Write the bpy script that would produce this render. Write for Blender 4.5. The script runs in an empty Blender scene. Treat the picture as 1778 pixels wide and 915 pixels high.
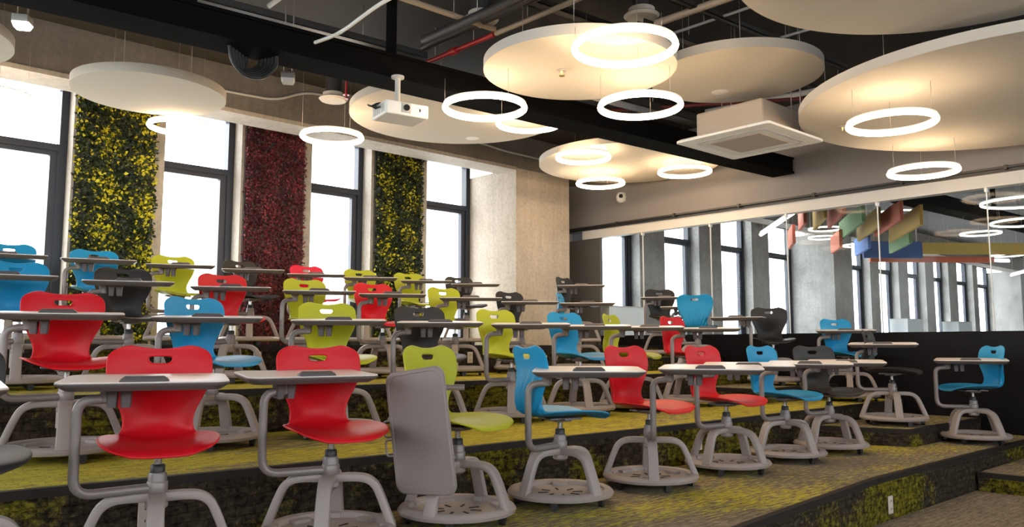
import bpy, bmesh, math, random
from mathutils import Vector, Matrix
random.seed(7)
S = bpy.context.scene
COL = S.collection
# ---------------------------------------------------------------- camera, world, exposure
cam_d = bpy.data.cameras.new("camera"); cam = bpy.data.objects.new("camera", cam_d); COL.objects.link(cam)
cam.location = (0, 0, 0.87)
cam.rotation_euler = (math.radians(90 + 5.86), 0, math.radians(-42.7))
cam_d.sensor_width = 36; cam_d.lens = 36 * 1388 / 1778; cam_d.clip_start = .05
S.camera = cam
S.view_settings.view_transform = 'Standard'; S.view_settings.look = 'None'
S.view_settings.gamma = 1; S.view_settings.use_curve_mapping = False
S.view_settings.exposure = 1.0
S.cycles.max_bounces = 7; S.cycles.transparent_max_bounces = 12; S.cycles.caustics_reflective = False; S.cycles.caustics_refractive = False
S.cycles.sample_clamp_indirect = 6
W = bpy.data.worlds.new("sky"); S.world = W; W.use_nodes = True
bg = W.node_tree.nodes["Background"]; bg.inputs[0].default_value = (.93, .97, 1, 1); bg.inputs[1].default_value = 4.6
RING_E = 17.0
# ---------------------------------------------------------------- materials
def nt(name):
    m = bpy.data.materials.new(name); m.use_nodes = True
    n = m.node_tree.nodes; return m, n, m.node_tree.links, n["Principled BSDF"]
def plain(name, col, rough=.5, metal=0, noise=0, scale=40, bump=0, coat=0, spec=.5):
    m, n, l, p = nt(name)
    p.inputs['Base Color'].default_value = (*col, 1); p.inputs['Roughness'].default_value = rough; p.inputs['Metallic'].default_value = metal
    p.inputs['Specular IOR Level'].default_value = spec
    if coat: p.inputs['Coat Weight'].default_value = coat
    if noise or bump:
        tc = n.new('ShaderNodeTexCoord'); t = n.new('ShaderNodeTexNoise'); t.inputs['Scale'].default_value = scale; t.inputs['Detail'].default_value = 5
        l.new(tc.outputs['Object'], t.inputs['Vector'])
        if noise:
            r = n.new('ShaderNodeMapRange'); r.inputs[3].default_value = 1 - noise; r.inputs[4].default_value = 1 + noise
            x = n.new('ShaderNodeVectorMath'); x.operation = 'SCALE'; x.inputs[0].default_value = col
            l.new(t.outputs['Fac'], r.inputs[0]); l.new(r.outputs[0], x.inputs['Scale']); l.new(x.outputs[0], p.inputs['Base Color'])
        if bump:
            b = n.new('ShaderNodeBump'); b.inputs['Strength'].default_value = bump; b.inputs['Distance'].default_value = .01
            l.new(t.outputs['Fac'], b.inputs['Height']); l.new(b.outputs[0], p.inputs['Normal'])
    return m
def emis(name, col, s):
    m, n, l, p = nt(name); p.inputs['Base Color'].default_value = (*col, 1)
    p.inputs['Emission Color'].default_value = (*col, 1); p.inputs['Emission Strength'].default_value = s; return m
def glass(name, tint=(1, 1, 1), refl=.04):
    m = bpy.data.materials.new(name); m.use_nodes = True; n = m.node_tree.nodes; l = m.node_tree.links
    n.clear(); o = n.new('ShaderNodeOutputMaterial'); mx = n.new('ShaderNodeMixShader'); t = n.new('ShaderNodeBsdfTransparent'); g = n.new('ShaderNodeBsdfGlossy')
    t.inputs[0].default_value = (*tint, 1); g.inputs['Roughness'].default_value = .02
    lw = n.new('ShaderNodeLayerWeight'); lw.inputs[0].default_value = .5
    pw = n.new('ShaderNodeMath'); pw.operation = 'POWER'; pw.inputs[1].default_value = 5; l.new(lw.outputs['Facing'], pw.inputs[0])
    ma = n.new('ShaderNodeMath'); ma.operation = 'MULTIPLY_ADD'; ma.inputs[1].default_value = .6; ma.inputs[2].default_value = refl; l.new(pw.outputs[0], ma.inputs[0])
    l.new(ma.outputs[0], mx.inputs[0]); l.new(t.outputs[0], mx.inputs[1]); l.new(g.outputs[0], mx.inputs[2]); l.new(mx.outputs[0], o.inputs[0]); return m
def ramp(n, stops):
    r = n.new('ShaderNodeValToRGB'); e = r.color_ramp.elements
    while len(e) < len(stops): e.new(.5)
    for i, (p, c) in enumerate(stops): e[i].position = p; e[i].color = (*c, 1)
    return r
def noise(n, l, vec, scale, detail=4, rough=.55):
    t = n.new('ShaderNodeTexNoise'); t.inputs['Scale'].default_value = scale; t.inputs['Detail'].default_value = detail; t.inputs['Roughness'].default_value = rough
    l.new(vec, t.inputs['Vector']); return t
def mixc(n, l, fac, a, b, mode='MIX'):
    m = n.new('ShaderNodeMix'); m.data_type = 'RGBA'; m.blend_type = mode
    for s, v in ((m.inputs[0], fac), (m.inputs[6], a), (m.inputs[7], b)):
        if isinstance(v, (int, float)): s.default_value = v
        elif isinstance(v, tuple): s.default_value = (*v, 1)
        else: l.new(v, s)
    return m.outputs[2]
def mapping(n, l, scale, rot=(0, 0, 0)):
    tc = n.new('ShaderNodeTexCoord'); mp = n.new('ShaderNodeMapping'); mp.inputs['Scale'].default_value = scale; mp.inputs['Rotation'].default_value = rot
    l.new(tc.outputs['Object'], mp.inputs['Vector']); return mp.outputs[0]
def concrete(name, a, b, c):
    m, n, l, p = nt(name); v = mapping(n, l, (1, 1, 1))
    t1 = noise(n, l, v, 1.3, 7, .62); t2 = noise(n, l, v, 22, 5, .7); v3 = mapping(n, l, (7, 7, .5)); t3 = noise(n, l, v3, 2.2, 4)
    r = ramp(n, [(.28, a), (.5, b), (.72, c)]); l.new(t1.outputs[0], r.inputs[0])
    r2 = ramp(n, [(.3, (.8, .8, .8)), (.6, (1.05, 1.05, 1.05))]); l.new(t2.outputs[0], r2.inputs[0])
    r3 = ramp(n, [(.35, (.93, .93, .93)), (.6, (1.02, 1.02, 1.02))]); l.new(t3.outputs[0], r3.inputs[0])
    c1 = mixc(n, l, 1.0, r.outputs[0], r2.outputs[0], 'MULTIPLY'); c2 = mixc(n, l, 1.0, c1, r3.outputs[0], 'MULTIPLY')
    # small tie holes
    vo = n.new('ShaderNodeTexVoronoi'); vo.inputs['Scale'].default_value = 1.1; l.new(v, vo.inputs['Vector'])
    r4 = ramp(n, [(.018, (.25, .24, .22)), (.026, (1, 1, 1))]); l.new(vo.outputs['Distance'], r4.inputs[0])
    c3 = mixc(n, l, 1.0, c2, r4.outputs[0], 'MULTIPLY')
    l.new(c3, p.inputs['Base Color']); p.inputs['Roughness'].default_value = .75
    bp = n.new('ShaderNodeBump'); bp.inputs['Strength'].default_value = .25; bp.inputs['Distance'].default_value = .01; l.new(t2.outputs[0], bp.inputs['Height']); l.new(bp.outputs[0], p.inputs['Normal'])
    return m
def carpet(name, riser=False, amount=0):
    m, n, l, p = nt(name); v = mapping(n, l, (1, 1, 1))
    v2 = mapping(n, l, (4, 22, 22) if not riser else (9, 9, 12))
    zone = noise(n, l, mapping(n, l, (.8, 1.7, 1)), 1.0 if not riser else 1.6, 3, .5)
    streak = noise(n, l, v2, 2.6, 5, .75)
    fuzz = noise(n, l, v, 230, 2)
    add = n.new('ShaderNodeMath'); add.operation = 'MULTIPLY_ADD'; add.inputs[1].default_value = .34 if riser else 1.5
    l.new(streak.outputs[0], add.inputs[0]); l.new(zone.outputs[0], add.inputs[2])
    if riser: r = ramp(n, [(.70, (0, 0, 0)), (.79, (1, 1, 1))])
    else: r = ramp(n, [(0, (0, 0, 0)), (1, (1, 1, 1))])
    if riser: l.new(add.outputs[0], r.inputs[0])
    else:
        rg = n.new('ShaderNodeMapRange'); rg.inputs[1].default_value = 1.30 - amount; rg.inputs[2].default_value = 1.46 - amount; l.new(add.outputs[0], rg.inputs[0]); l.new(rg.outputs[0], r.inputs[0])
    grey = ramp(n, [(.3, (.15, .12, .09)), (.5, (.30, .25, .185)), (.7, (.40, .34, .26))]); green = ramp(n, [(.32, (.30, .245, .07)), (.5, (.58, .51, .06)), (.7, (.72, .65, .09))])
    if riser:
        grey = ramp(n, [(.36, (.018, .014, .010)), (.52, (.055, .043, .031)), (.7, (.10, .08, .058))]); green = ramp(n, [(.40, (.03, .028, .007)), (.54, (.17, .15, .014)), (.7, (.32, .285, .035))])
    l.new(streak.outputs[0], grey.inputs[0]); l.new(streak.outputs[0], green.inputs[0])
    c = mixc(n, l, r.outputs[0], grey.outputs[0], green.outputs[0])
    # dark woven line network
    br = n.new('ShaderNodeTexBrick'); br.inputs['Scale'].default_value = 5.5; br.inputs['Mortar Size'].default_value = .03 if riser else .018; br.inputs['Mortar Smooth'].default_value = .6
    br.inputs['Color1'].default_value = (1, 1, 1, 1); br.inputs['Color2'].default_value = (.8, .8, .8, 1); br.inputs['Mortar'].default_value = (.55, .52, .48, 1)
    dv = mapping(n, l, (1, 1, 1), (math.pi / 2, 0, 0) if riser else (0, 0, .03))
    dn = noise(n, l, dv, 6, 4); ad = n.new('ShaderNodeVectorMath'); ad.operation = 'MULTIPLY_ADD'; ad.inputs[1].default_value = (.07, .07, .07)
    l.new(dn.outputs['Color'], ad.inputs[0]); l.new(dv, ad.inputs[2]); l.new(ad.outputs[0], br.inputs['Vector'])
    c = mixc(n, l, 1.0, c, br.outputs['Color'], 'MULTIPLY')
    fr = ramp(n, [(.3, (.72, .72, .72)), (.7, (1.15, 1.15, 1.15))]); l.new(fuzz.outputs[0], fr.inputs[0])
    c = mixc(n, l, 1.0, c, fr.outputs[0], 'MULTIPLY')
    l.new(c, p.inputs['Base Color']); p.inputs['Roughness'].default_value = .95; p.inputs['Specular IOR Level'].default_value = .1
    bp = n.new('ShaderNodeBump'); bp.inputs['Strength'].default_value = .5; bp.inputs['Distance'].default_value = .006; l.new(fuzz.outputs[0], bp.inputs['Height']); l.new(bp.outputs[0], p.inputs['Normal'])
    return m
M = dict(
    red=plain('plastic red', (.60, .006, .014), .42, spec=.3), blue=plain('plastic blue', (.012, .27, .53), .42, spec=.3), lime=plain('plastic lime', (.42, .45, .018), .42, spec=.3),
    grey=plain('plastic charcoal', (.026, .024, .024), .45, spec=.3), pink=plain('plastic pinkish red', (.68, .012, .05), .42, spec=.3),
    base=plain('base grey plastic', (.335, .29, .272), .48, noise=.04, scale=60), base_dark=plain('slot dark', (.03, .028, .025), .8),
    arm=plain('arm grey paint', (.24, .208, .20), .38, metal=.2), sleeve=plain('column grey', (.21, .185, .185), .38, metal=.2), steel=plain('gas strut steel', (.55, .53, .52), .25, metal=.9),
    black=plain('black plastic', (.012, .012, .013), .45), top=plain('tabletop laminate', (.80, .73, .68), .33, noise=.03, scale=30), tray=plain('tray grey', (.115, .098, .094), .45), under=plain('tablet underside lit', (.25, .21, .20), .45), stop=plain('stop grey', (.10, .085, .085), .5),  # under: tray grey lightened for the light falling on the folded tablet
    cup=plain('cup grey', (.12, .10, .105), .5),
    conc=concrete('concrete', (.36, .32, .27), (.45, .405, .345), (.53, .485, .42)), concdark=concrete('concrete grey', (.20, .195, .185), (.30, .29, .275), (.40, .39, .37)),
    ceil=plain('ceiling black paint', (.030, .026, .023), .8, noise=.3, scale=3), soffit=concrete('concrete soffit shaded', (.13, .112, .092), (.18, .155, .128), (.24, .205, .17)), pillar=concrete('concrete pillar', (.40, .345, .275), (.49, .425, .345), (.56, .49, .405)), ceil2=plain('ceiling grey', (.11, .105, .10), .8, noise=.35, scale=3),  # soffit: concrete darkened for shade; pillar: concrete warmed for ring light
    beam=plain('steel beam black', (.005, .0047, .005), .85, spec=.03),
    plaster=plain('plaster warm grey', (.22, .20, .195), .7, noise=.03, scale=6), header=plain('header pale', (.62, .60, .57), .5), rail=plain('rail dark', (.025, .024, .023), .4),
    frame=plain('window frame navy', (.020, .026, .042), .4), white=plain('white paint', (.80, .80, .78), .55), disc=plain('acoustic felt white', (.60, .555, .49), .9, noise=.02, scale=80, bump=.05),
    nosing=plain('nosing dark', (.022, .018, .016), .6, spec=.2), film=plain('black film', (.004, .003, .005), .45, noise=.3, scale=8, spec=.15), panel=plain('dark wall panel', (.10, .095, .09), .5, noise=.1, scale=4),
    redpipe=plain('pipe red', (.40, .018, .02), .4), redpipe2=plain('pipe dark red', (.12, .012, .012), .5), tan=plain('pipe tan', (.36, .28, .20), .5), dark=plain('dark metal', (.03, .028, .027), .5), wire=plain('wire', (.42, .38, .33), .35, metal=.6),
    lgrey=plain('light grey metal', (.5, .49, .47), .45), brass=plain('brass', (.7, .55, .25), .3, metal=1), outlet=plain('outlet plastic', (.62, .55, .48), .4), lens=plain('lens', (.02, .02, .025), .1),
    ring=emis('ring light', (1, .73, .45), RING_E), ring_cool=emis('ring light cool', (1, .93, .80), 3), tube=emis('tube light', (.95, .97, 1), 6), spot=emis('spot light', (.93, .95, 1), 9),
    glass=glass('window glass'), pglass=glass('partition glass', (.95, .97, .97), .004),
    b_red=plain('board red', (.50, .13, .07), .8), b_yel=plain('board ochre', (.46, .30, .07), .8), b_grn=plain('board green', (.16, .27, .12), .8), b_blu=plain('board blue', (.05, .09, .22), .8), b_lbl=plain('board bright blue', (.13, .24, .55), .8),
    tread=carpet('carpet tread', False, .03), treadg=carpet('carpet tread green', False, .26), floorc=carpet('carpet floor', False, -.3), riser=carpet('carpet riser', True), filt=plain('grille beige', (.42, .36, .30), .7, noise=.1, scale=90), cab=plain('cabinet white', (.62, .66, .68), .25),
)
leafm = []
for nm, c in (('leaf dark', (.010, .022, .010)), ('leaf green', (.035, .055, .010)), ('leaf yellow', (.60, .55, .02)), ('moss maroon', (.13, .018, .026)), ('moss wine', (.26, .035, .045)), ('moss dark', (.05, .010, .016))):
    leafm.append(plain(nm, c, .5))
# ---------------------------------------------------------------- mesh helpers
class MB:
    def __init__(s): s.bm = bmesh.new()
    def box(s, lo, hi, mat=0, rot=None, at=None):
        r = bmesh.ops.create_cube(s.bm, size=1); c = [(a + b) / 2 for a, b in zip(lo, hi)]; d = [b - a for a, b in zip(lo, hi)]
        for v in r['verts']:
            v.co = Vector((v.co.x * d[0] + c[0], v.co.y * d[1] + c[1], v.co.z * d[2] + c[2]))
        if rot is not None:
            bmesh.ops.transform(s.bm, matrix=rot, verts=r['verts'])
        for f in {f for v in r['verts'] for f in v.link_faces}: f.material_index = mat
        return r['verts']
    def bevel(s, w=.004, seg=2):
        bmesh.ops.bevel(s.bm, geom=s.bm.edges[:], offset=w, segments=seg, affect='EDGES', profile=.5, clamp_overlap=True); return s
    def lathe(s, prof, n=40, c=(0, 0, 0), mat=0, closed=False):
        rows = []
        for r, z in prof:
            rows.append([s.bm.verts.new((c[0] + r * math.cos(2 * math.pi * i / n), c[1] + r * math.sin(2 * math.pi * i / n), c[2] + z)) for i in range(n)] if r > 1e-6 else [s.bm.verts.new((c[0], c[1], c[2] + z))])
        if closed: rows.append(rows[0])
        for a, b in zip(rows, rows[1:]):
            for i in range(n):
                j = (i + 1) % n
                vs = [a[i], a[j], b[j], b[i]] if len(a) > 1 and len(b) > 1 else ([a[0], b[j], b[i]] if len(a) == 1 else [a[i], a[j], b[0]])
                try: f = s.bm.faces.new(vs); f.material_index = mat; f.smooth = True
                except ValueError: pass
        return s
    def tube(s, pts, r, n=10, mat=0, fillet=0, cap=True, sec=None):
        pts = [Vector(p) for p in pts]
        if fillet:
            q = [pts[0]]
            for a, b, c in zip(pts, pts[1:], pts[2:]):
                d1, d2 = (a - b), (c - b); f = min(fillet, d1.length * .48, d2.length * .48); p0 = b + d1.normalized() * f; p2 = b + d2.normalized() * f
                for k in range(7):
                    t = k / 6; q.append(p0 * (1 - t) ** 2 + b * 2 * t * (1 - t) + p2 * t * t)
            pts = q + [pts[-1]]
        rows = []; up = None
        for i, p in enumerate(pts):
            t = (pts[min(i + 1, len(pts) - 1)] - pts[max(i - 1, 0)]).normalized()
            if up is None:
                up = Vector((0, 0, 1)) if abs(t.z) < .9 else Vector((1, 0, 0))
            x = t.cross(up).normalized(); y = x.cross(t).normalized(); up = y
            rr = r(i / (len(pts) - 1)) if callable(r) else r
            if sec: a_, b_ = sec(i / (len(pts) - 1))
            else: a_ = b_ = rr
            ring = []
            for k in range(n):
                an = 2 * math.pi * (k + .5) / n; ca, sa = math.cos(an), math.sin(an)
                if sec:
                    e = .42; ca = math.copysign(abs(ca) ** e, ca); sa = math.copysign(abs(sa) ** e, sa)
                ring.append(s.bm.verts.new(p + x * a_ * ca + y * b_ * sa))
            rows.append(ring)
        for a, b in zip(rows, rows[1:]):
            for k in range(n):
                f = s.bm.faces.new([a[k], a[(k + 1) % n], b[(k + 1) % n], b[k]]); f.smooth = True; f.material_index = mat
        if cap:
            for rw, fl in ((rows[0], True), (rows[-1], False)):
                f = s.bm.faces.new(rw[::-1] if not fl else rw); f.material_index = mat
        return s
    def torus(s, R, r, n=72, k=14, c=(0, 0, 0), mat=0):
        return s.lathe([(R + r * math.cos(2 * math.pi * i / k), r * math.sin(2 * math.pi * i / k)) for i in range(k)], n, c, mat, True)
    def prism(s, poly, z0, z1, mt=0, ms=0):
        a = [s.bm.verts.new((x, y, z0)) for x, y in poly]; b = [s.bm.verts.new((x, y, z1)) for x, y in poly]
        f = s.bm.faces.new(b); f.material_index = mt; s.bm.faces.new(a[::-1]).material_index = ms
        for i in range(len(poly)):
            j = (i + 1) % len(poly); s.bm.faces.new([a[i], a[j], b[j], b[i]]).material_index = ms
        return s
    def mesh(s, name, mats):
        bmesh.ops.recalc_face_normals(s.bm, faces=s.bm.faces[:])
        for e in s.bm.edges:
            if len(e.link_faces) == 2 and e.calc_face_angle(0) > .7: e.smooth = False
        me = bpy.data.meshes.new(name); s.bm.to_mesh(me); s.bm.free()
        for m in (mats if isinstance(mats, (list, tuple)) else [mats]): me.materials.append(M[m] if isinstance(m, str) else m)
        return me
    def obj(s, name, mats, parent=None, **k): return link(name, s.mesh(name, mats), parent, **k)
def link(name, me, parent=None, loc=(0, 0, 0), rz=0, **k):
    o = bpy.data.objects.new(name, me); COL.objects.link(o); o.location = loc; o.rotation_euler = (0, 0, rz)
    if parent: o.parent = parent
    for a, b in k.items(): o[a] = b
    return o
def thing(name, label, cat, loc=(0, 0, 0), rz=0, group=None):
    o = link(name, None, None, loc, rz); o['label'] = label; o['category'] = cat; o.empty_display_size = .1
    if group: o['group'] = group
    return o
def tag(o, label, cat, group=None):
    o['label'] = label; o['category'] = cat
    if group: o['group'] = group
    return o
def struct(name, mb, mats, parent=None):
    o = mb.obj(name, mats, parent)
    if not parent: o['kind'] = 'structure'
    return o
D = math.radians
# ================================================================ SETTING
PX, PF, WY, CZ, FZ = 9.0, 8.0, 9.0, 3.8, -0.29       # glass line, pillar front, window plane, ceiling, lower floor
# floor
b = MB(); b.box((-4.1, -5.1, FZ - .1), (36, 9.4, FZ)); struct('floor', b, 'floorc')
# stepped seating platforms, edges slightly curved as in the room
e1 = [(-4, 1.35), (1.5, 1.92), (3.5, 2.16), (4.3, 2.23), (5.4, 2.32), (6.6, 2.31), (9, 2.29)]
e2 = [(-4, 4.0), (.76, 3.74), (1.6, 3.67), (2.5, 3.62), (3.3, 3.59), (5.1, 3.53), (6.7, 3.55), (9, 3.55)]
e3 = [(-4, 5.25), (2.2, 5.13), (4, 5.05), (6.5, 5.02), (9, 5.02)]
e4 = [(-4, 6.62), (3, 6.57), (9, 6.5)]
def platform(e, z0, z1, x1=9.0, y1=9.0):
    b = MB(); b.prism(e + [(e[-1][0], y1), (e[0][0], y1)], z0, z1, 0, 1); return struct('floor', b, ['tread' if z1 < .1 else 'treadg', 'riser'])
def nosing(e, z):
    b = MB()
    for (x0, y0), (x1, y1) in zip(e, e[1:]):
        n = Vector((y1 - y0, -(x1 - x0), 0)).normalized() * .006; t = Vector((x1 - x0, y1 - y0, 0)).normalized() * .004
        i = -n * 6
        P = [(x0 + n.x - t.x, y0 + n.y - t.y), (x1 + n.x + t.x, y1 + n.y + t.y), (x1 + i.x, y1 + i.y), (x0 + i.x, y0 + i.y)]
        b.prism(P, z - .034, z + .004)
    return b
for i, (e, z) in enumerate(((e1, 0), (e2, .29), (e3, .58), (e4, .87))):
    platform(e, z - .29, z); struct('trim_%d' % (i + 1), nosing(e, z), 'nosing')
# half-height stair landings along the glass, one before each platform
def landing(i, x0, x1, y0, y1, z, skew=0):
    b = MB(); b.prism([(x0, y0), (x1, y0), (x1, y1), (x0 - skew, y1)], z - .145, z, 0, 1); struct('floor', b, ['tread', 'riser'])
    struct('trim_%d' % i, nosing([(x0 - skew, y1), (x0, y0), (x1, y0)], z), 'nosing')
landing(5, 7.28, 8.995, 2.80, 3.545, .145, .25)
landing(6, 7.25, 8.995, 4.25, 5.015, .435)
landing(7, 7.25, 8.995, 5.75, 6.495, .725)
landing(8, 7.2, 8.995, 1.90, 2.285, -.145)
# ceiling slab
b = MB(); b.box((-4.1, -5.1, CZ), (9.2, 9.5, CZ + .15)); struct('ceiling', b, 'ceil')
b = MB(); b.box((9.2, -5.1, CZ), (36, 9.5, CZ + .15)); struct('ceiling', b, 'ceil2')
# window wall: soffit beam, piers, pillars
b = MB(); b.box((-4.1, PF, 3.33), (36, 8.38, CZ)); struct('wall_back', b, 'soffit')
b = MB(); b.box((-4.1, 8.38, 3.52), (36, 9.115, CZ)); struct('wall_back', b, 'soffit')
b = MB(); b.box((-4.1, PF - .012, 3.30), (7.46, 8.37, 3.345)); struct('trim_9', b, 'conc')  # lighter strip stands in for window light on the soffit underside
def pillar(x0, x1, mat): b = MB(); b.box((x0, PF, FZ), (x1, 9.115, 3.335)).__len__(); b.box((x0 - .001, PF - .002, 2.0), (x1 + .001, 9.11, 2.004)); return struct('wall_pillar', b, mat)
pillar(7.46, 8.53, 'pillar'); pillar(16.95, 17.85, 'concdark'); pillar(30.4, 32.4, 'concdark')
piers = [(-4.1, -2.3), (-1.42, -.52), (.34, 1.22), (2.10, 3.0), (3.86, 4.76), (5.62, 6.52), (8.53, 9.3), (11.2, 11.93), (13.03, 13.80), (14.95, 15.63), (17.85, 18.9), (20.65, 21.19), (22.45, 23.09), (24.35, 25.0), (26.18, 26.9), (28.33, 28.77), (32.4, 36)]
for x0, x1 in piers:
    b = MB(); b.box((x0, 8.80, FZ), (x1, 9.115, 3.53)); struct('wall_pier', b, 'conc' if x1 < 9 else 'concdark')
wins = [(-2.3, -1.42), (-.52, .34), (1.22, 2.10), (3.0, 3.86), (4.76, 5.62), (6.52, 7.46), (9.3, 11.2), (11.93, 13.03), (13.80, 14.95), (15.63, 16.95), (18.9, 20.65), (21.19, 22.45), (23.09, 24.35), (25.0, 26.18), (26.9, 28.33), (28.77, 30.4)]
for i, (x0, x1) in enumerate(wins):
    w = link('window_%d' % (i + 1), None, kind='structure'); z0, z1 = .87 if x1 < 9 else FZ, 3.53
    b = MB(); y0, y1 = 9.0, 9.11
    if x0 == 9.3: x0 = 10.3; b.box((9.29, 9.0, FZ), (10.3, 9.11, 3.53))
    b.box((x0, y0, z0), (x0 + .055, y1, z1)); b.box((x1 - .075, y0, z0), (x1, y1, z1)); b.box((x0 + .055, y0, z1 - .04), (x1 - .075, y1, z1)); b.box((x0 + .055, y0, z0), (x1 - .075, y1, z0 + .07)); b.box((x0 + .055, y0, 2.84), (x1 - .075, y1, 2.91))
    b.box((x1 - .15, y0 + .02, z0 + .07), (x1 - .079, y1 - .02, 2.84)); b.box((x0 + .055, y0 + .02, 2.79), (x1 - .15, y1 - .02, 2.84)); b.box((x0 + .055, y0 + .02, z0 + .07), (x1 - .15, y1 - .02, z0 + .12))
    b.obj('frame', 'frame', w)
    b = MB(); b.box((x0 + .05, 9.06, z0 + .1), (x1 - .1, 9.066, 2.85)); b.box((x0 + .05, 9.06, 2.9), (x1 - .07, 9.066, 3.5)); b.obj('pane', 'glass', w)
# plaster wall over the glass, header, rail
b = MB(); b.box((PX, -5.1, 2.66), (PX + .2, 9.0, CZ)); struct('wall_right', b, 'plaster')
b = MB(); b.box((PX - .05, -5.1, 2.60), (PX + .12, 9.0, 2.66)); b.box((PX - .09, -5.1, 2.63), (PX - .05, 9.0, 2.645))
for k in range(14): b.box((PX - .10, -4.6 + k, 2.615), (PX - .04, -4.57 + k, 2.66))
struct('trim_10', b, 'rail')
b = MB(); b.box((PX - .02, -5.1, 2.47), (PX + .10, 8.15, 2.60)); struct('trim_11', b, 'header')
b = MB(); b.box((PX, 7.82, FZ), (PX + .06, 8.45, 2.47)); b.box((PX, 8.45, FZ), (PX + .08, 9.0, 2.6)); b.box((PX - .004, 8.28, .9), (PX + .03, 8.29, 2.47)); struct('wall_right', b, 'panel')
ys = [-4.0, -2.9, -1.8, -.7, .42, 1.52, 2.63, 3.73, 4.83, 5.91, 7.03, 7.82]
for i, (y0, y1) in enumerate(zip(ys, ys[1:])):
    w = link('window_%d' % (i + 17), None, kind='structure')
    b = MB(); b.box((PX + .02, y0 + .004, FZ), (PX + .03, y1 - .004, 2.48)); b.obj('pane', 'pglass', w)
    b = MB(); b.box((PX + .005, y0, FZ), (PX + .018, y1, 1.015)); b.obj('black_film', 'film', w)
    b = MB(); b.box((PX + .012, y0 - .0035, FZ), (PX + .034, y0 + .0035, 2.50)); b.box((PX - .005, y0 - .012, 2.43), (PX + .05, y0 + .012, 2.47)); b.obj('joint', 'white', w)
# walls outside the view, left and front, with openings added for fill daylight
b = MB(); b.box((-4.2, -5.1, FZ), (-4.0, 9.3, 1.0)); b.box((-4.2, -5.1, 3.2), (-4.0, 9.3, CZ))
for y in (-5.1, -2.2, .7, 3.6, 6.5): b.box((-4.2, y, 1.0), (-4.0, y + 1.2, 3.2))
struct('wall_left', b, 'plaster')
b = MB(); b.box((-4.1, -5.1, FZ), (36, -4.9, 1.3)); b.box((-4.1, -5.1, 3.3), (36, -4.9, CZ))
for k in range(14): b.box((-4.1 + k * 3, -5.1, .5), (-2.9 + k * 3, -4.9, 3.3))
struct('wall_front', b, 'plaster')
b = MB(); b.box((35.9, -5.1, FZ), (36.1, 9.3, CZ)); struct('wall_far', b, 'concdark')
# ================================================================ TABLET CHAIRS
def cr(pts, n):
    out = []; m = len(pts) - 1
    for i in range(m):
        p0, p1, p2, p3 = (pts[max(0, min(m, j))] for j in (i - 1, i, i + 1, i + 2))
        for k in range(n):
            t = k / n; out.append([.5 * ((2 * b) + (-a + c) * t + (2 * a - 5 * b + 4 * c - d) * t * t + (-a + 3 * b - 3 * c + d) * t ** 3) for a, b, c, d in zip(p0, p1, p2, p3)])
    return out + [list(pts[-1])]
def shell_mesh():
    # forward y, height z, half width, side curl, lift of the side edges
    K = [(.240, .450, .100, 0, .004), (.235, .463, .150, 0, .010), (.208, .474, .190, 0, .016), (.14, .479, .215, 0, .026), (.05, .477, .221, 0, .034), (-.04, .473, .212, .005, .040), (-.125, .473, .184, .02, .036),
         (-.192, .480, .156, .045, .024), (-.236, .510, .139, .066, .006), (-.252, .560, .134, .072, 0), (-.242, .615, .153, .064, 0), (-.222, .67, .183, .048, 0), (-.207, .73, .202, .034, 0), (-.206, .785, .205, .024, 0), (-.211, .825, .200, .017, 0), (-.216, .853, .178, .012, 0), (-.217, .866, .150, .010, 0)]
    rows = cr(K, 2)
    us = [-1, -.93, -.78, -.6, -.42, -.24, -.08, .08, .24, .42, .6, .78, .93, 1]
    b = MB(); bm = b.bm; G = []
    # force two rows at the handle slot
    for r in rows:
        if abs(r[1] - .785) < .012: r[1] = .780
    zs = [r[1] for r in rows]
    for r in rows:
        y, z, h, c, lf = r; rw = []
        for u in us:
            zz = z + lf * u * u
            if z > .80: zz -= (z - .80) / .066 * (.016 * max(0, 1 - (u / .72) ** 2) + .010 * max(0, abs(u) - .8) / .2)
            rw.append(bm.verts.new((u * h, y + c * u * u, zz)))
        G.append(rw)
    hole = min(range(len(rows) - 1), key=lambda i: abs((zs[i] + zs[i + 1]) / 2 - .806))
    for i in range(len(rows) - 1):
        for j in range(len(us) - 1):
            if i == hole and 5 <= j <= 7: continue
            f = bm.faces.new([G[i][j], G[i][j + 1], G[i + 1][j + 1], G[i + 1][j]]); f.smooth = True
    for g, zz in ((G[hole], .790), (G[hole + 1], .816)):
        for j in (5, 6, 7, 8): g[j].co.z = zz
    G[hole][5].co.x += .012; G[hole][8].co.x -= .012
    me = b.mesh('seat_shell', 'red'); o = link('tmp', me)
    s = o.modifiers.new('s', 'SOLIDIFY'); s.thickness = .010; s.offset = 0; s2 = o.modifiers.new('b', 'SUBSURF'); s2.levels = s2.render_levels = 2
    bpy.context.view_layer.update()
    m2 = bpy.data.meshes.new_from_object(o.evaluated_get(bpy.context.evaluated_depsgraph_get())); bpy.data.objects.remove(o)
    # flutes on the rear of the lower back
    m2.update()
    for v in m2.vertices:
        x, y, z = v.co
        if .455 < z < .74 and v.normal.y < -.25:
            k = min(1, (z - .455) / .05) * min(1, (.74 - z) / .12); v.co.y -= .013 * k * (.5 + .5 * math.cos(x / (.11 + .5 * max(0, z - .5)) * 24))
    for p in m2.polygons: p.use_smooth = True
    m2.name = 'seat_shell'; return m2
SHELL = shell_mesh(); SHELLS = {}
for c in ('red', 'blue', 'lime', 'grey', 'pink'):
    s = SHELL.copy(); s.materials.clear(); s.materials.append(M[c]); SHELLS[c] = s
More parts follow.
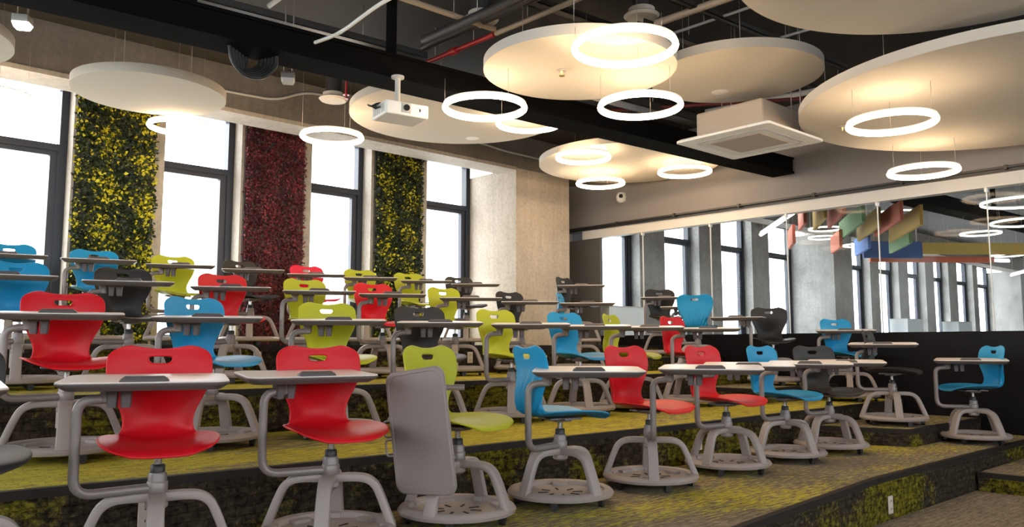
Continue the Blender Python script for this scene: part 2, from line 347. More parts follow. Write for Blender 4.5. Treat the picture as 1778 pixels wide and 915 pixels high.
def base_mesh():
    b = MB(); b.lathe([(0, .058), (.15, .056), (.232, .060), (.242, .082), (.262, .089), (.284, .082), (.296, .066), (.290, .050), (.262, .043), (0, .043)], 56)
    b.lathe([(0, .298), (.036, .296), (.042, .285), (.042, .245), (.03, .235), (0, .235)], 24)
    for k in range(8):
        R = Matrix.Rotation(k * math.pi / 4 + .2, 4, 'Z'); b.box((.07, -.005, .0565), (.125, .005, .0605), 1, R)
    for k in range(4):
        R = Matrix.Rotation(k * math.pi / 2 + math.pi / 4, 4, 'Z'); b.box((.19, -.045, .055), (.235, .045, .074), 0, R)
    return b.mesh('base', ['base', 'base_dark'])
def leg_mesh():
    b = MB(); P = cr([(.015, 0, .282), (.10, 0, .284), (.158, 0, .277), (.198, 0, .250), (.225, 0, .198), (.252, 0, .13), (.276, 0, .070)], 4)
    b.tube(P, 0, 12, sec=lambda t: (.0300 + .004 * abs(1 - 2 * t), .0185)); b.box((.225, -.022, .055), (.275, .022, .082)); return b.mesh('leg', 'base')
def caster_mesh():
    b = MB(); b.tube([(-.012, 0, .021), (.012, 0, .021)], .021, 16); b.box((-.016, -.018, .022), (.016, .018, .046)); return b.mesh('caster', 'black')
def column_mesh():
    b = MB(); b.lathe([(0, .285), (.035, .285), (.035, .366), (.031, .376), (0, .376)], 24); return b.mesh('column', 'sleeve')
def strut_mesh():
    b = MB(); b.lathe([(0, .36), (.0145, .36), (.0145, .456), (0, .456)], 20); return b.mesh('gas_strut', 'steel')
def collar_mesh():
    b = MB(); b.lathe([(0, .374), (.027, .374), (.027, .402), (.022, .408), (0, .408)], 24); return b.mesh('collar', 'black')
def plate_mesh():
    b = MB(); b.box((-.08, -.10, .452), (.08, .10, .464)); b.box((-.12, -.03, .454), (.12, .0, .466)); b.box((-.05, -.05, .440), (.05, .05, .454)); b.bevel(.004, 1); return b.mesh('seat_plate', 'sleeve')
def rr(hx, hy, r, n=7, taper=0):
    out = []
    for cx, cy, a0 in ((hx - r, hy - r, 0), (-hx + r, hy - r, 90), (-hx + r, -hy + r, 180), (hx - r, -hy + r, 270)):
        for k in range(n): a = D(a0 + 90 * k / (n - 1)); out.append((cx + r * math.cos(a), (cy + r * math.sin(a))))
    return [(x * (1 - taper * (y / hy)), y) for x, y in out]
def loft(b, levels, mat=0):
    rows = [[b.bm.verts.new((x, y, z)) for x, y in poly] for poly, z in levels]
    n = len(rows[0])
    for a, c in zip(rows, rows[1:]):
        for i in range(n): b.bm.faces.new([a[i], a[(i + 1) % n], c[(i + 1) % n], c[i]]).material_index = mat
    b.bm.faces.new(rows[0][::-1]); b.bm.faces.new(rows[-1])
def tray_mesh():
    b = MB(); loft(b, [(rr(.262, .140, .05, taper=.03), -.034), (rr(.285, .160, .048, taper=.03), -.016), (rr(.290, .165, .048, taper=.03), -.008), (rr(.289, .164, .048, taper=.03), -.004)]); return b.mesh('tablet', 'tray')
def tray_folded_mesh():
    b = MB(); loft(b, [(rr(.270, .145, .05, taper=.03), -.020), (rr(.272, .147, .05, taper=.03), -.024), (rr(.284, .159, .058, taper=.03), -.024), (rr(.290, .165, .048, taper=.03), -.016), (rr(.289, .164, .048, taper=.03), -.004)]); return b.mesh('tablet', 'under')
def top_mesh():
    b = MB(); loft(b, [(rr(.288, .163, .048, taper=.03), -.005), (rr(.288, .163, .048, taper=.03), -.001), (rr(.285, .160, .046, taper=.03), .001)]); return b.mesh('tabletop', 'top')
def stop_mesh(fl):
    b = MB(); loft(b, [(rr(.085, .022, .008), .0005), (rr(.080, .018, .008), .010), (rr(.066, .010, .006), .020)])
    for v in b.bm.verts: v.co.y -= .140 * (1 if not fl else -1)
    return b.mesh('stop', 'stop')
def cup_mesh():
    b = MB()
    for x in (-.118, -.07):
        loft(b, [(rr(.016, .030, .008), -.108), (rr(.021, .038, .009), -.032)])
        for v in b.bm.verts:
            if not v.tag: v.co.x += x; v.tag = True
    b.box((-.142, -.04, -.046), (-.046, .04, -.032)); return b.mesh('cup_holder', 'cup')
CH = dict(tabletf=tray_folded_mesh(), base=base_mesh(), leg=leg_mesh(), caster=caster_mesh(), column=column_mesh(), gas_strut=strut_mesh(), collar=collar_mesh(), seat_plate=plate_mesh(), tablet=tray_mesh(), tabletop=top_mesh(), stop=stop_mesh(0), stopf=stop_mesh(1), cup_holder=cup_mesh())
CHAIRS = [
    # shell colour, x, y, platform height, seat heading, arm heading, tablet heading, tablet offset, mirrored, base heading, label
    ('grey', 0.453, 3.25, 0.0, -85.9, -147.0, -7.9, 0.08, 0, -97.9, "dark grey chair on lowest step cut off by the photo's left edge"),
    ('red', 1.152, 3.3, 0.0, -107.2, 178.9, -22.2, 0.235, 0, -109.2, 'front red chair facing squarely forward with pale tablet across its backrest'),
    ('red', 1.883, 3.24, 0.0, -100.2, 164.7, -8.2, 0.184, 0, -127.2, 'red chair on lowest step turned slightly right, beside the chair with folded tablet'),
    ('lime', 2.571, 3.19, 0.0, -78.9, -162.9, -38.9, 0.14, 0, -156.9, 'lime chair with its tablet folded down vertically beside the seat'),
    ('blue', 3.292, 3.17, 0.0, -18.1, -170.2, -46.1, 0.32, 0, -91.1, 'blue chair on lowest step with fluted back, between folded-tablet chair and a red chair'),
    ('red', 4.092, 3.16, 0.0, -92.3, -138.2, -58.3, 0.34, 0, -138.3, 'red chair on lowest step with its arm tube upright before its post, right of blue'),
    ('red', 4.962, 3.16, 0.0, -92.5, 172.8, -57.5, 0.34, 0, -177.5, 'smaller red chair on lowest step, just left of a blue chair, third from the stairs'),
    ('blue', 5.778, 3.16, 0.0, -93.3, 176.4, -61.3, 0.34, 0, 163.7, 'blue chair on lowest step between a red chair and a dark grey one'),
    ('grey', 6.508, 3.16, 0.0, -118.1, 169.4, -64.1, 0.313, 0, 175.9, 'dark grey chair at the right end of the lowest chair row, facing forward'),
    ('grey', 7.691, 3.12, 0.145, -79.9, 126.9, -67.9, 0.226, 0, -147.9, 'dark grey chair seen side-on standing on the lowest stair landing by black glass'),
    ('blue', 8.062, 2.56, 0.0, 135.6, 122.5, -72.4, 0.288, 0, 157.6, 'blue chair standing apart at far right facing left, near the step edge'),
    ('red', 1.14, 4.64, 0.29, -93.8, -172.9, -18.8, 0.241, 0, -103.8, 'red chair on second step from the bottom, left of a blue chair on that step'),
    ('blue', 1.903, 4.64, 0.29, -76.3, 172.5, -26.3, 0.267, 0, -132.3, 'blue chair on second step behind the two front red chairs, light seen through handle'),
    ('lime', 2.727, 4.64, 0.29, -98.4, 166.6, -34.4, 0.302, 0, -110.4, 'lime chair directly behind the front red chair with folded-tablet neighbour, second step'),
    ('grey', 3.482, 4.64, 0.29, -101.9, 175.0, -36.9, 0.323, 0, -106.9, 'dark grey chair on second step, between two lime chairs'),
    ('lime', 4.276, 4.64, 0.29, -90.7, -171.9, -44.7, 0.338, 0, -132.7, 'lime chair on second step left of a blue chair, in front of the concrete pillar'),
    ('blue', 5.07, 4.64, 0.29, -93.5, 176.7, -49.5, 0.34, 0, -122.5, 'blue chair on second step right of the concrete pillar, its seat pointing right'),
    ('lime', 5.758, 4.64, 0.29, -71.1, -177.1, -53.1, 0.34, 0, -141.1, 'lime chair seen thin and side-on on second step, between blue and red chairs'),
    ('red', 6.625, 4.62, 0.29, -89.1, -176.1, -55.1, 0.332, 0, -115.1, 'red chair on second step nearest the glass, half hidden behind lowest-row tablets'),
    ('blue', 8.436, 3.86, 0.29, -115.4, 129.4, -61.4, 0.266, 0, -155.4, 'blue chair close to the black glass, behind the dark grey chair of the lowest row'),
    ('grey', 8.241, 4.62, 0.435, -138.7, 158.4, 113.3, 0.14, 1, -150.7, 'dark grey chair on middle stair landing with its tablet swung out to the left'),
    ('blue', 7.867, 5.36, 0.58, 26.3, 109.4, -55.7, 0.163, 0, -105.7, 'blue chair turned away showing its back, above the red chair near the glass'),
    ('grey', 8.293, 6.12, 0.725, -121.6, 159.9, -53.6, 0.243, 0, -143.6, 'dark grey chair on the upper stair landing, left of the blue chair turned away'),
    ('blue', 1.208, 6.17, 0.58, -91.1, -156.2, -15.1, 0.167, 0, -101.1, 'large blue chair at left edge on third step, in front of another blue chair'),
    ('grey', 1.904, 6.17, 0.58, -91.2, -172.3, -22.2, 0.271, 0, -107.2, 'black-looking chair on third step in front of the left leafy green panel'),
    ('red', 2.668, 6.17, 0.58, -89.4, 171.4, -28.4, 0.292, 0, -128.4, 'red chair on third step in front of the dark red plant panel'),
    ('lime', 3.399, 6.17, 0.58, -90.9, -179.9, -30.9, 0.302, 0, -118.9, 'lime chair on third step in front of the pink-red chair of the top row'),
    ('red', 4.09, 6.17, 0.58, -93.5, -167.3, -35.5, 0.295, 0, -103.5, 'red chair on third step between two lime chairs, before the right green panel'),
    ('lime', 4.933, 6.17, 0.58, -90.6, -167.1, -41.6, 0.34, 0, -128.6, 'lime chair on third step before the rightmost window, facing the front'),
    ('grey', 5.834, 6.17, 0.58, -89.4, 172.2, -43.4, 0.329, 0, -113.4, 'dark grey chair on third step directly in front of the concrete pillar'),
    ('blue', 6.473, 5.95, 0.58, -55.4, 170.0, -47.4, 0.339, 0, -137.4, 'blue chair seen edge-on at the right edge of the concrete pillar'),
    ('blue', 1.434, 7.7, 0.87, -92.5, -175.7, -13.5, 0.251, 0, -100.5, 'blue chair on top step at left edge, behind the larger blue chair'),
    ('blue', 2.108, 7.72, 0.87, -92.3, -165.1, -20.3, 0.268, 0, -105.3, 'bright blue chair on top step before the left leafy green panel'),
    ('lime', 2.813, 7.72, 0.87, -92.0, -167.3, -24.0, 0.272, 0, -110.0, 'lime chair on top step before the second window from left'),
    ('grey', 3.529, 7.72, 0.87, -79.6, -167.0, -28.6, 0.265, 0, -114.6, 'dark grey chair on top step hidden behind its tablet before the red plant panel'),
    ('pink', 4.253, 7.72, 0.87, -88.9, 179.7, -32.9, 0.28, 0, -118.9, 'pink-red chair on top step beside the dark red plant panel'),
    ('lime', 4.904, 7.72, 0.87, -94.4, -176.4, -36.4, 0.282, 0, -122.4, 'lime chair on top step left of the right-hand green panel'),
    ('lime', 5.583, 7.72, 0.87, -95.9, -165.1, -38.9, 0.308, 0, -125.9, 'lime chair on top step before the right part of the right-hand green panel'),
    ('grey', 6.345, 7.72, 0.87, -99.4, -167.9, -42.4, 0.306, 0, -129.4, 'dark grey chair on top step before the rightmost window frame'),
    ('grey', 7.453, 6.86, 0.87, -77.4, 164.9, -47.4, 0.304, 0, -137.4, 'dark grey chair on top step just right of the pillar, before the dark wall panel'),
]
GRP = 'tablet chairs on the stepped seating'
for (c, x, y, z, fd, ad, td, k, fl, bd, lab) in CHAIRS:
    t = thing('tablet_chair', lab, 'chair', (x, y, z), 0, GRP)
    ba = link('base', CH['base'], t, rz=D(bd))
    for q in range(4): link('leg', CH['leg'], ba, rz=q * math.pi / 2)
    for q in range(5):
        a = q * 2 * math.pi / 5 + .35; link('caster', CH['caster'], ba, (.245 * math.cos(a), .245 * math.sin(a), 0), a)
    co = link('column', CH['column'], t); link('collar', CH['collar'], co, label='black collar'); link('gas_strut', CH['gas_strut'], co)
    sh = link('seat_shell', SHELLS[c], t, (0, 0, .007), D(fd - 90)); link('seat_plate', CH['seat_plate'], sh)
    a = Vector((math.cos(D(ad)), math.sin(D(ad)), 0)); tv = Vector((math.cos(D(td)), math.sin(D(td)), 0)); up = Vector((0, 0, 1)); E = a * .30
    b = MB()
    folded = 'folded down' in lab
    if folded:
        piv = E + tv * .14; b.tube([a * .03 + up * .318, E + up * .318, E + up * .655, E + tv * .07 + up * .672], .0185, 12, fillet=.07)
        b.tube([E - tv * .02 + up * .672, E + tv * .20 + up * .672], .014, 12)
    else:
        b.tube([a * .03 + up * .318, E + up * .318, E + up * .665, E + tv * .115 + up * .672], .0185, 12, fillet=.07)
        b.lathe([(0, .66), (.024, .66), (.026, .70), (.034, .712), (0, .712)], 16, tuple(E + tv * .10))
    b.lathe([(0, .293), (.038, .293), (.040, .30), (.040, .336), (.037, .342), (0, .342)], 24)
    b.obj('arm', 'arm', t)
    if folded:
        tb = link('tablet', CH['tabletf'], t); out = up.cross(tv)
        # the board hangs upright beside the arm, its underside to the room front
        X = (Vector((0, 0, -1)) + tv * .12).normalized(); Zn = (out + tv * .62).normalized(); Y = Zn.cross(X).normalized(); Zn = X.cross(Y)
        cen = E - out * .035 + up * .472
        tb.matrix_local = Matrix(((X.x, Y.x, Zn.x, cen.x), (X.y, Y.y, Zn.y, cen.y), (X.z, Y.z, Zn.z, cen.z), (0, 0, 0, 1)))
    else:
        tb = link('tablet', CH['tablet'], t, tuple(E + tv * k + up * .747), D(td)); tb.rotation_euler[0] = 0 if fl else D(3.2)
    link('tabletop', CH['tabletop'], tb, label='pale laminate top'); link('stop', CH['stopf' if fl else 'stop'], tb)
    if folded:
        b = MB()
        for q in (-.06, .03): b.tube([(q, .16, -.02), (q, .195, -.024), (q + .075, .195, -.024), (q + .075, .16, -.02)], .005, 8, fillet=.02)
        b.obj('bag_hook', 'arm', tb)
    else: link('cup_holder', CH['cup_holder'], tb)
# ================================================================ PLANT PANELS
def plants(name, label, x0, x1, mats, weights, n, size, seed, cat='plant panel'):
    rnd = random.Random(seed); y = 8.795; z0, z1 = .87, 3.46
    t = thing(name, label, cat, ((x0 + x1) / 2, y, z0))
    b = MB(); b.box((x0 - (x0 + x1) / 2, -.03, 0), (x1 - (x0 + x1) / 2, 0, z1 - z0)); b.obj('backing', 'dark', t)
    b = MB(); bm = b.bm; c0 = (x0 + x1) / 2
    for i in range(n):
        px, pz = rnd.uniform(x0, x1) - c0, rnd.uniform(0, z1 - z0)
        cl = .5 * math.sin(px * 17 + seed) + .5 * math.sin(pz * 13 + px * 7) + rnd.gauss(0, 1)
        mi = 2 if cl > weights[0] else (1 if cl > weights[1] else 0)
        L = size * rnd.uniform(.6, 1.15); Wd = L * rnd.uniform(.28, .42)
        d = Vector((rnd.gauss(0, 1), -abs(rnd.gauss(0, .7)) - .25, rnd.gauss(0, 1) + .15)).normalized(); s_ = d.cross(Vector((rnd.gauss(0, .6), -1, rnd.gauss(0, .6)))).normalized(); nn = s_.cross(d)
        o = Vector((px, -.03 - rnd.uniform(0, .035), pz))
        v = [bm.verts.new(o), bm.verts.new(o + d * L * .5 + s_ * Wd + nn * L * .05), bm.verts.new(o + d * L + nn * -L * .08), bm.verts.new(o + d * L * .5 - s_ * Wd + nn * L * .05)]
        for tri in ((0, 1, 2), (0, 2, 3)):
            f = bm.faces.new([v[q] for q in tri]); f.material_index = mi
    me = bpy.data.meshes.new('foliage'); bm.to_mesh(me); bm.free()
    for m in mats: me.materials.append(m)
    f = link('foliage', me, t); f['kind'] = 'stuff'
plants('plant_panel', "wide leafy green and yellow plant panel between the two left windows", 2.115, 2.89, leafm[:3], (.75, -.3), 9000, .047, 3)
plants('plant_panel', "dark red moss panel on the concrete between two windows", 3.89, 4.64, [leafm[5], leafm[3], leafm[4]], (1.0, -.6), 12000, .034, 9)
plants('plant_panel', "leafy green and yellow plant panel nearest the concrete pillar", 5.66, 6.40, leafm[:3], (1.0, -.2), 9000, .045, 5)
# ================================================================ CEILING: beam, discs, rings
def wires(parent, pts, ztop, zb, r=.0022):
    for x, y in pts:
        b = MB(); b.tube([(x, y, zb), (x, y, ztop - .003)], r, 5); b.obj('wire', 'wire', parent)
bdir = Vector((8.0, -.55, 0)).normalized(); bn = Vector((-bdir.y, bdir.x, 0))
def xbeam(name, label, A, L, z0, z1, wd, mat='beam'):
    t = tag(link(name, None, None, A, math.atan2(bdir.y, bdir.x)), label, 'beam'); b = MB()
    b.box((0, 0, z0 - A[2]), (L, wd, z0 - A[2] + .025)); b.box((0, 0, z1 - A[2] - .025), (L, wd, z1 - A[2])); b.box((0, .02, z0 - A[2] + .02), (L, wd - .02, z1 - A[2] - .02)); b.obj('girder', mat, t)
    for i in range(int(L / 3.2)):
        b = MB(); b.box((2.6 + i * 3.2, wd / 2 - .03, z1 - A[2]), (2.66 + i * 3.2, wd / 2 + .03, CZ - A[2])); b.obj('hanger', mat, t)
xbeam('steel_beam', "long black steel beam crossing the ceiling from upper left to the glass wall", (-3.9, 5.53, 2.93), 12.85, 2.93, 3.125, .30)
xbeam('steel_beam', "black steel beam in the neighbouring room seen through the glass", (9.25, 4.55, 2.93), 16, 2.93, 3.125, .30)
def disc(cx, cy, z, r, label, th=.075, ztop=CZ):
    t = thing('acoustic_disc', label, 'ceiling disc', (cx, cy, z), 0, 'round acoustic ceiling discs')
    b = MB(); b.lathe([(0, 0), (r, 0), (r, th), (0, th)], 128); o = b.obj('panel', 'disc', t)
    wires(t, [(r * .6 * math.cos(a), r * .6 * math.sin(a)) for a in (.6, 2.2, 3.8, 5.4)], ztop - z, th)
    return t
dA = disc(4.38, 3.99, 2.95, .73, "round white disc with a small sprinkler, centre of the ceiling, under the largest bright ring")
dB = disc(5.78, 3.51, 3.10, .70, "plain round disc behind the sprinkler disc, above the square air unit")
dC = disc(7.15, 1.80, 2.80, 1.66, "very large round disc at upper right with a glowing ring beneath")
dD = disc(4.46, 1.29, 2.95, 1.22, "round disc cut off by the top edge at upper right")
dE = disc(4.91, 6.14, 3.15, 1.06, "large round disc behind the white projector, partly cut by the black beam")
dF = disc(7.77, 6.25, 3.13, 1.13, "round disc in front of the concrete pillar top, lit by three rings")
dG = disc(2.24, 6.99, 3.00, .61, "greyish white disc hanging before the left leafy green panel")
dH = disc(.49, 6.72, 3.00, .68, "round disc cut off at the far left edge above the window")
def ring(x, y, z, dm, label, ztop=CZ, mat='ring', name='ring_pendant', grp='glowing ring pendants', r=.0205):
    t = thing(name, label, 'ring light', (x, y, z), 0, grp)
    b = MB(); b.torus(dm / 2 - r, r, 64, 12); b.obj('light_ring', mat, t)
    b = MB(); b.lathe([(dm / 2 - r - .012, r * .9), (dm / 2 - r + .012, r * .9), (dm / 2 - r + .012, r + .012), (dm / 2 - r - .012, r + .012)], 64, closed=True); b.obj('mount_band', 'white', t)
    wires(t, [((dm / 2 - r) * math.cos(a), (dm / 2 - r) * math.sin(a)) for a in (.4, 2.5, 4.6)], ztop - z, r + .01, .0016)
ring(4.00, 3.24, 2.82, .70, "largest bright ring light, overlapping the sprinkler disc", 2.95)
ring(3.94, 4.58, 2.70, .66, "ring light right of the projector, in front of the black beam", 2.93)
ring(5.36, 5.56, 3.055, .66, "ring light half hidden behind the black beam at the tip of the projector disc", 3.15)
ring(4.82, 3.76, 2.71, .66, "ring light hanging below the gap between the two central discs", 2.95)
ring(6.13, 2.40, 2.545, .65, "ring light hanging just under the very large right disc", 2.8)
ring(8.00, 2.86, 2.525, .64, "lone ring light hanging before the pale header above the glass", 2.8)
ring(6.75, 6.10, 3.03, .64, "ring light close under the pillar disc, left of its three", 3.13)
ring(7.82, 6.77, 2.975, .64, "ring light below the far edge of the pillar disc, above the small camera", 3.13)
ring(8.14, 5.68, 3.0, .66, "ring light under the right tip of the pillar disc", 3.13)
ring(2.74, 7.66, 2.95, .59, "ring light at the right edge of the left leafy green panel, washed out by window")
ring(3.92, 6.86, 2.91, .62, "ring light hanging before the dark red moss panel and its window")
ring(1.27, 7.85, 2.97, .58, "faint ring light in front of the leftmost bright window")
for (x, y, z, dm, lb) in ((9.91, 2.55, 2.42, .8, "nearest ring light seen through the glass at far right"), (12.77, 3.24, 2.58, .9, "second ring light from the top right beyond the glass, just under the nearest one"), (14.18, 4.25, 2.66, .6, "ring light beyond the glass below the slanting black beam"), (16.65, 7.32, 2.96, .6, "thin ring light beyond the glass before the concrete piers, left of the blue board"),
                          (17.44, 6.17, 2.87, .6, "ring light beyond the glass right of the blue board"), (13.85, 6.66, 2.96, .6, "upper of two stacked rings beyond the glass by the green board"), (15.58, 7.54, 3.05, .6, "lower of two stacked rings beyond the glass by the green board"), (13.9, 5.45, 3.1, .75, "ring light beyond the glass among the coloured boards"), (19.05, 5.23, 2.76, .6, "flat ring light beyond the glass above the far pillar")):
    ring(x, y, z, dm, lb, CZ, 'ring_cool', 'ring_pendant', 'ring pendants beyond the glass', .0115)
# ---- projector on the beam
t = thing('projector', "white projector hanging under the black beam before a large disc", 'projector', (3.41, 4.955, 2.58), D(-10))
b = MB(); b.box((-.175, -.135, 0), (.175, .135, .105)); b.bevel(.012, 2); b.obj('body', 'white', t)
b = MB(); b.box((-.055, -.139, .02), (.03, -.10, .10)); b.bevel(.006, 1); b.obj('lens_recess', 'lgrey', t)
b = MB(); b.tube([(-.012, -.130, .06), (-.012, -.150, .06)], .024, 20); b.obj('lens', 'lens', t)
b = MB(); b.box((.095, -.137, .045), (.107, -.133, .068)); b.obj('sensor_window', 'lens', t)
b = MB()
for i in range(7): b.box((-.178, -.10 + i * .03, .02), (-.172, -.085 + i * .03, .085))
b.obj('side_grille', 'lgrey', t)
b = MB(); b.tube([(-.01, .03, .13), (-.01, .03, .35)], .021, 14); b.lathe([(0, .335), (.05, .335), (.05, .35), (0, .35)], 20, (-.01, .03, 0)); b.obj('mount_pole', 'lgrey', t)
b = MB(); b.box((-.10, -.05, .105), (.08, .10, .118)); b.box((-.06, -.01, .118), (.04, .07, .14)); b.obj('mount_bracket', 'dark', t)
b = MB()
for i in range(5): b.tube([(-.17, .02 * i - .03, .07), (-.21 - .012 * i, .02 * i - .05, .05 + .01 * i), (-.22, .02 * i - .02, .085), (-.16, .02 * i, .11), (-.05, .03, .13)], .005, 6, fillet=.02)
b.obj('cables', 'black', t)
# ---- square air unit
t = thing('air_conditioner', "square white ceiling air unit with beige grille below a concrete-coloured box", 'air conditioner', (6.47, 3.80, 2.72), D(-1))
b = MB(); loft(b, [(rr(.475, .475, .03), 0), (rr(.475, .475, .03), .02), (rr(.45, .45, .03), .035)]); b.obj('face_panel', 'white', t)
b = MB(); b.box((-.25, -.25, -.006), (.25, .25, .004)); b.obj('grille', 'filt', t)
b = MB(); 
for s_ in (-1, 1): b.box((-.33, s_ * .345 - .02, -.004), (.33, s_ * .345 + .02, .003)); b.box((s_ * .345 - .02, -.33, -.004), (s_ * .345 + .02, .33, .003))
b.obj('louver', 'lgrey', t)
b = MB(); b.box((-.34, -.34, .035), (.30, .34, .28)); b.bevel(.02, 2); b.obj('case', 'filt', t)
for x in (.12, .28):
    for y in (-.36, .36): b = MB(); b.tube([(x, y, .03), (x, y, CZ - 2.72)], .005, 6); b.obj('hanger_rod', 'wire', t)
# ---- small fittings
def dome(n, label, x, y, z):
    t = thing('air_diffuser', label, 'air diffuser', (x, y, z), 0, 'round air diffusers')
    b = MB(); b.lathe([(0, 0), (.13, 0), (.15, .02), (.14, .03), (.11, .035), (.11, .08), (0, .08)], 40); b.obj('face', 'disc', t)
    b = MB(); b.lathe([(0, .08), (.085, .08), (.085, CZ - z), (0, CZ - z)], 24); b.obj('duct', 'dark', t)
dome(0, "round beige air diffuser left of the largest bright ring, near the red pipe", 4.24, 4.98, 3.6)
dome(1, "round beige air diffuser directly behind the largest bright ring", 5.18, 4.01, 3.6)
dome(2, "small white round air diffuser on the concrete by the red sprinkler", 4.16, 7.27, 3.42)
def head_(label, x, y, z, mat='brass', up=CZ):
    t = thing('sprinkler', label, 'sprinkler', (x, y, z), 0)
    b = MB(); b.lathe([(0, 0), (.022, 0), (.022, .004), (.006, .006), (.006, .02), (.012, .03), (.012, .04), (0, .04)], 16); b.obj('deflector', mat, t)
    b = MB(); b.lathe([(0, .038), (.034, .038), (.034, .045), (.012, .048), (.012, up - z), (0, up - z)], 16); b.obj('drop_pipe', mat if mat != 'brass' else 'lgrey', t)
head_("small metal sprinkler under the central round disc", 4.27, 4.07, 2.903, 'brass', 2.951)
head_("small sprinkler under the very large right disc beside its ring", 6.84, 3.10, 2.753, 'brass', 2.801)
head_("red sprinkler on a red drop pipe by the projector disc", 4.02, 6.78, 3.30, 'redpipe')
def speaker(label, x, y, z):
    t = thing('ceiling_speaker', label, 'speaker', (x, y, z), 0); b = MB(); b.lathe([(0, -.004), (.06, -.004), (.075, -.001), (.075, 0), (0, 0)], 32); b.obj('grille', 'white', t)
speaker("flush round speaker under the projector disc near its far rim", 5.55, 6.66, 3.15)
speaker("flush round speaker under the plain disc behind the sprinkler disc", 6.02, 3.81, 3.10)
t = thing('security_camera', "small white dome camera on the wall right of the pillar", 'camera', (8.965, 7.37, 3.02), 0)
b = MB(); b.lathe([(0, -.085), (.035, -.08), (.065, -.05), (.075, 0), (.065, .045), (.04, .07), (0, .075)], 24); b.obj('housing', 'white', t)
b = MB(); b.lathe([(0, -.03), (.022, -.026), (.032, .0), (.022, .026), (0, .03)], 16, (-.052, -.04, .005)); b.obj('lens', 'lens', t)
b = MB(); b.box((0, -.06, -.06), (.036, .06, .06)); b.obj('wall_plate', 'white', t)
def spot(label, x, y, z, lit, ztop):
    t = thing('spotlight', label, 'spotlight', (x, y, z), D(-30)); b = MB(); b.box((-.05, -.05, .02), (.05, .05, .075)); b.bevel(.006, 2); b.obj('housing', 'lgrey' if lit else 'sleeve', t)
    b = MB(); loft(b, [(rr(.040, .040, .012), -.008), (rr(.051, .051, .012), .022)]); b.obj('lens', 'spot' if lit else 'lgrey', t)
    for s_ in (-.03, .03): b = MB(); b.tube([(s_, 0, .07), (s_, 0, ztop - z)], .005, 6); b.obj('hanger', 'wire', t)
spot("small lit square spotlight at upper left below the black beam", 1.06, 5.85, 2.93, True, CZ)
spot("small unlit grey spotlight under the black beam beside the cable loops", 2.78, 5.55, 2.88, False, CZ)
t = thing('cable_coil', "loops of black cable hanging under the black beam", 'cables', (2.36, 5.33, 2.93), math.atan2(bdir.y, bdir.x))
for i in range(6):
    w_, h_ = .17 - .014 * i, .20 - .02 * i; b = MB()
    b.tube([(-w_ + .02 * i, .03 * i - .1, .0), (-w_ * .9 + .02 * i, .03 * i - .1, -h_ * .55), (-w_ * .3, .03 * i - .1, -h_), (w_ * .5, .03 * i - .1, -h_ * .9), (w_, .03 * i - .1, -h_ * .4), (w_, .03 * i - .1, .0)], .013, 8, fillet=.09); b.obj('cable_loop', 'black', t)
def pipe(name, label, pts, r, mat, cat='pipe', fillet=.05, hang=0, group=None):
    t = thing(name, label, cat, pts[0], 0, group); P = [Vector(p) - Vector(pts[0]) for p in pts]
    b = MB(); b.tube(P, r, 10, fillet=fillet if len(P) > 2 else 0); b.obj('pipe', mat, t)
    L = (P[-1] - P[0]); n = hang
    for i in range(n):
        q = P[0] + L * ((i + .5) / n); b = MB(); b.tube([q, (q.x, q.y, CZ - pts[0][2])], .004, 5); b.obj('hanger', 'wire', t)
    return t
p = pipe('sprinkler_pipe', "red fire pipe running above the beam left of the sprinkler disc", [(4.32, 6.0, 3.5), (4.335, 4.92, 3.5)], .022, 'redpipe', hang=2)
b = MB(); b.tube([(.008, -.50, 0), (.009, -.58, 0)], .034, 14); b.obj('coupling', 'redpipe', p)
pipe('ceiling_pipe', "tan pipe continuing the red fire pipe towards the top edge", [(4.335, 4.90, 3.5), (4.36, 2.6, 3.5)], .022, 'tan', hang=3)
pipe('ceiling_pipe', "thick black pipe above and left of the red fire pipe", [(3.95, 5.4, 3.48), (3.99, 2.6, 3.48)], .04, 'dark', hang=2)
pipe('ceiling_pipe', "second thick black pipe beside the red fire pipe", [(4.20, 5.75, 3.58), (4.22, 2.6, 3.58)], .035, 'dark', hang=2)
pipe('ceiling_pipe', "tan conduit crossing left of the beige air diffuser", [(2.6, 4.97, 3.55), (4.35, 4.93, 3.55)], .024, 'tan', hang=2)
pipe('ceiling_pipe', "tan pipe right of the largest bright ring", [(5.16, 3.85, 3.5), (5.20, 1.5, 3.5)], .03, 'tan', hang=2)
pipe('ceiling_pipe', "thin pale conduit right of the largest bright ring", [(5.47, 4.3, 3.52), (5.50, 1.5, 3.52)], .012, 'lgrey', hang=2)
pipe('ceiling_pipe', "thin pale conduit further right near the top edge", [(6.3, 4.6, 3.55), (6.33, 1.5, 3.55)], .012, 'lgrey', hang=2)
pipe('ceiling_pipe', "grey pipe between the plain disc and the very large disc", [(7.45, 4.9, 3.45), (7.72, 3.2, 3.45)], .03, 'lgrey', hang=2)
pipe('ceiling_pipe', "dark red pipe above the square air unit", [(6.2, 5.6, 3.35), (7.9, 3.2, 3.35)], .018, 'redpipe2', hang=2)
def tray(label, x0, x1, y, z, w, h): 
    t = thing('cable_tray', label, 'cable tray', (x0, y, z), math.atan2(-.12, 1.6)); L = x1 - x0
    b = MB(); b.box((0, 0, 0), (L, .012, h)); b.box((0, w - .012, 0), (L, w, h)); b.box((0, 0, 0), (L, w, .008)); b.obj('channel', 'dark', t)
    for i in range(max(2, int(L / 1.2))):
        q = (i + .5) * L / max(2, int(L / 1.2)); b = MB(); b.tube([(q, w / 2, .01), (q, w / 2, CZ - z)], .004, 5); b.obj('hanger', 'wire', t)
tray("black cable tray running behind the black beam towards the red pipe", -2, 4.2, 6.12, 3.45, .12, .06)
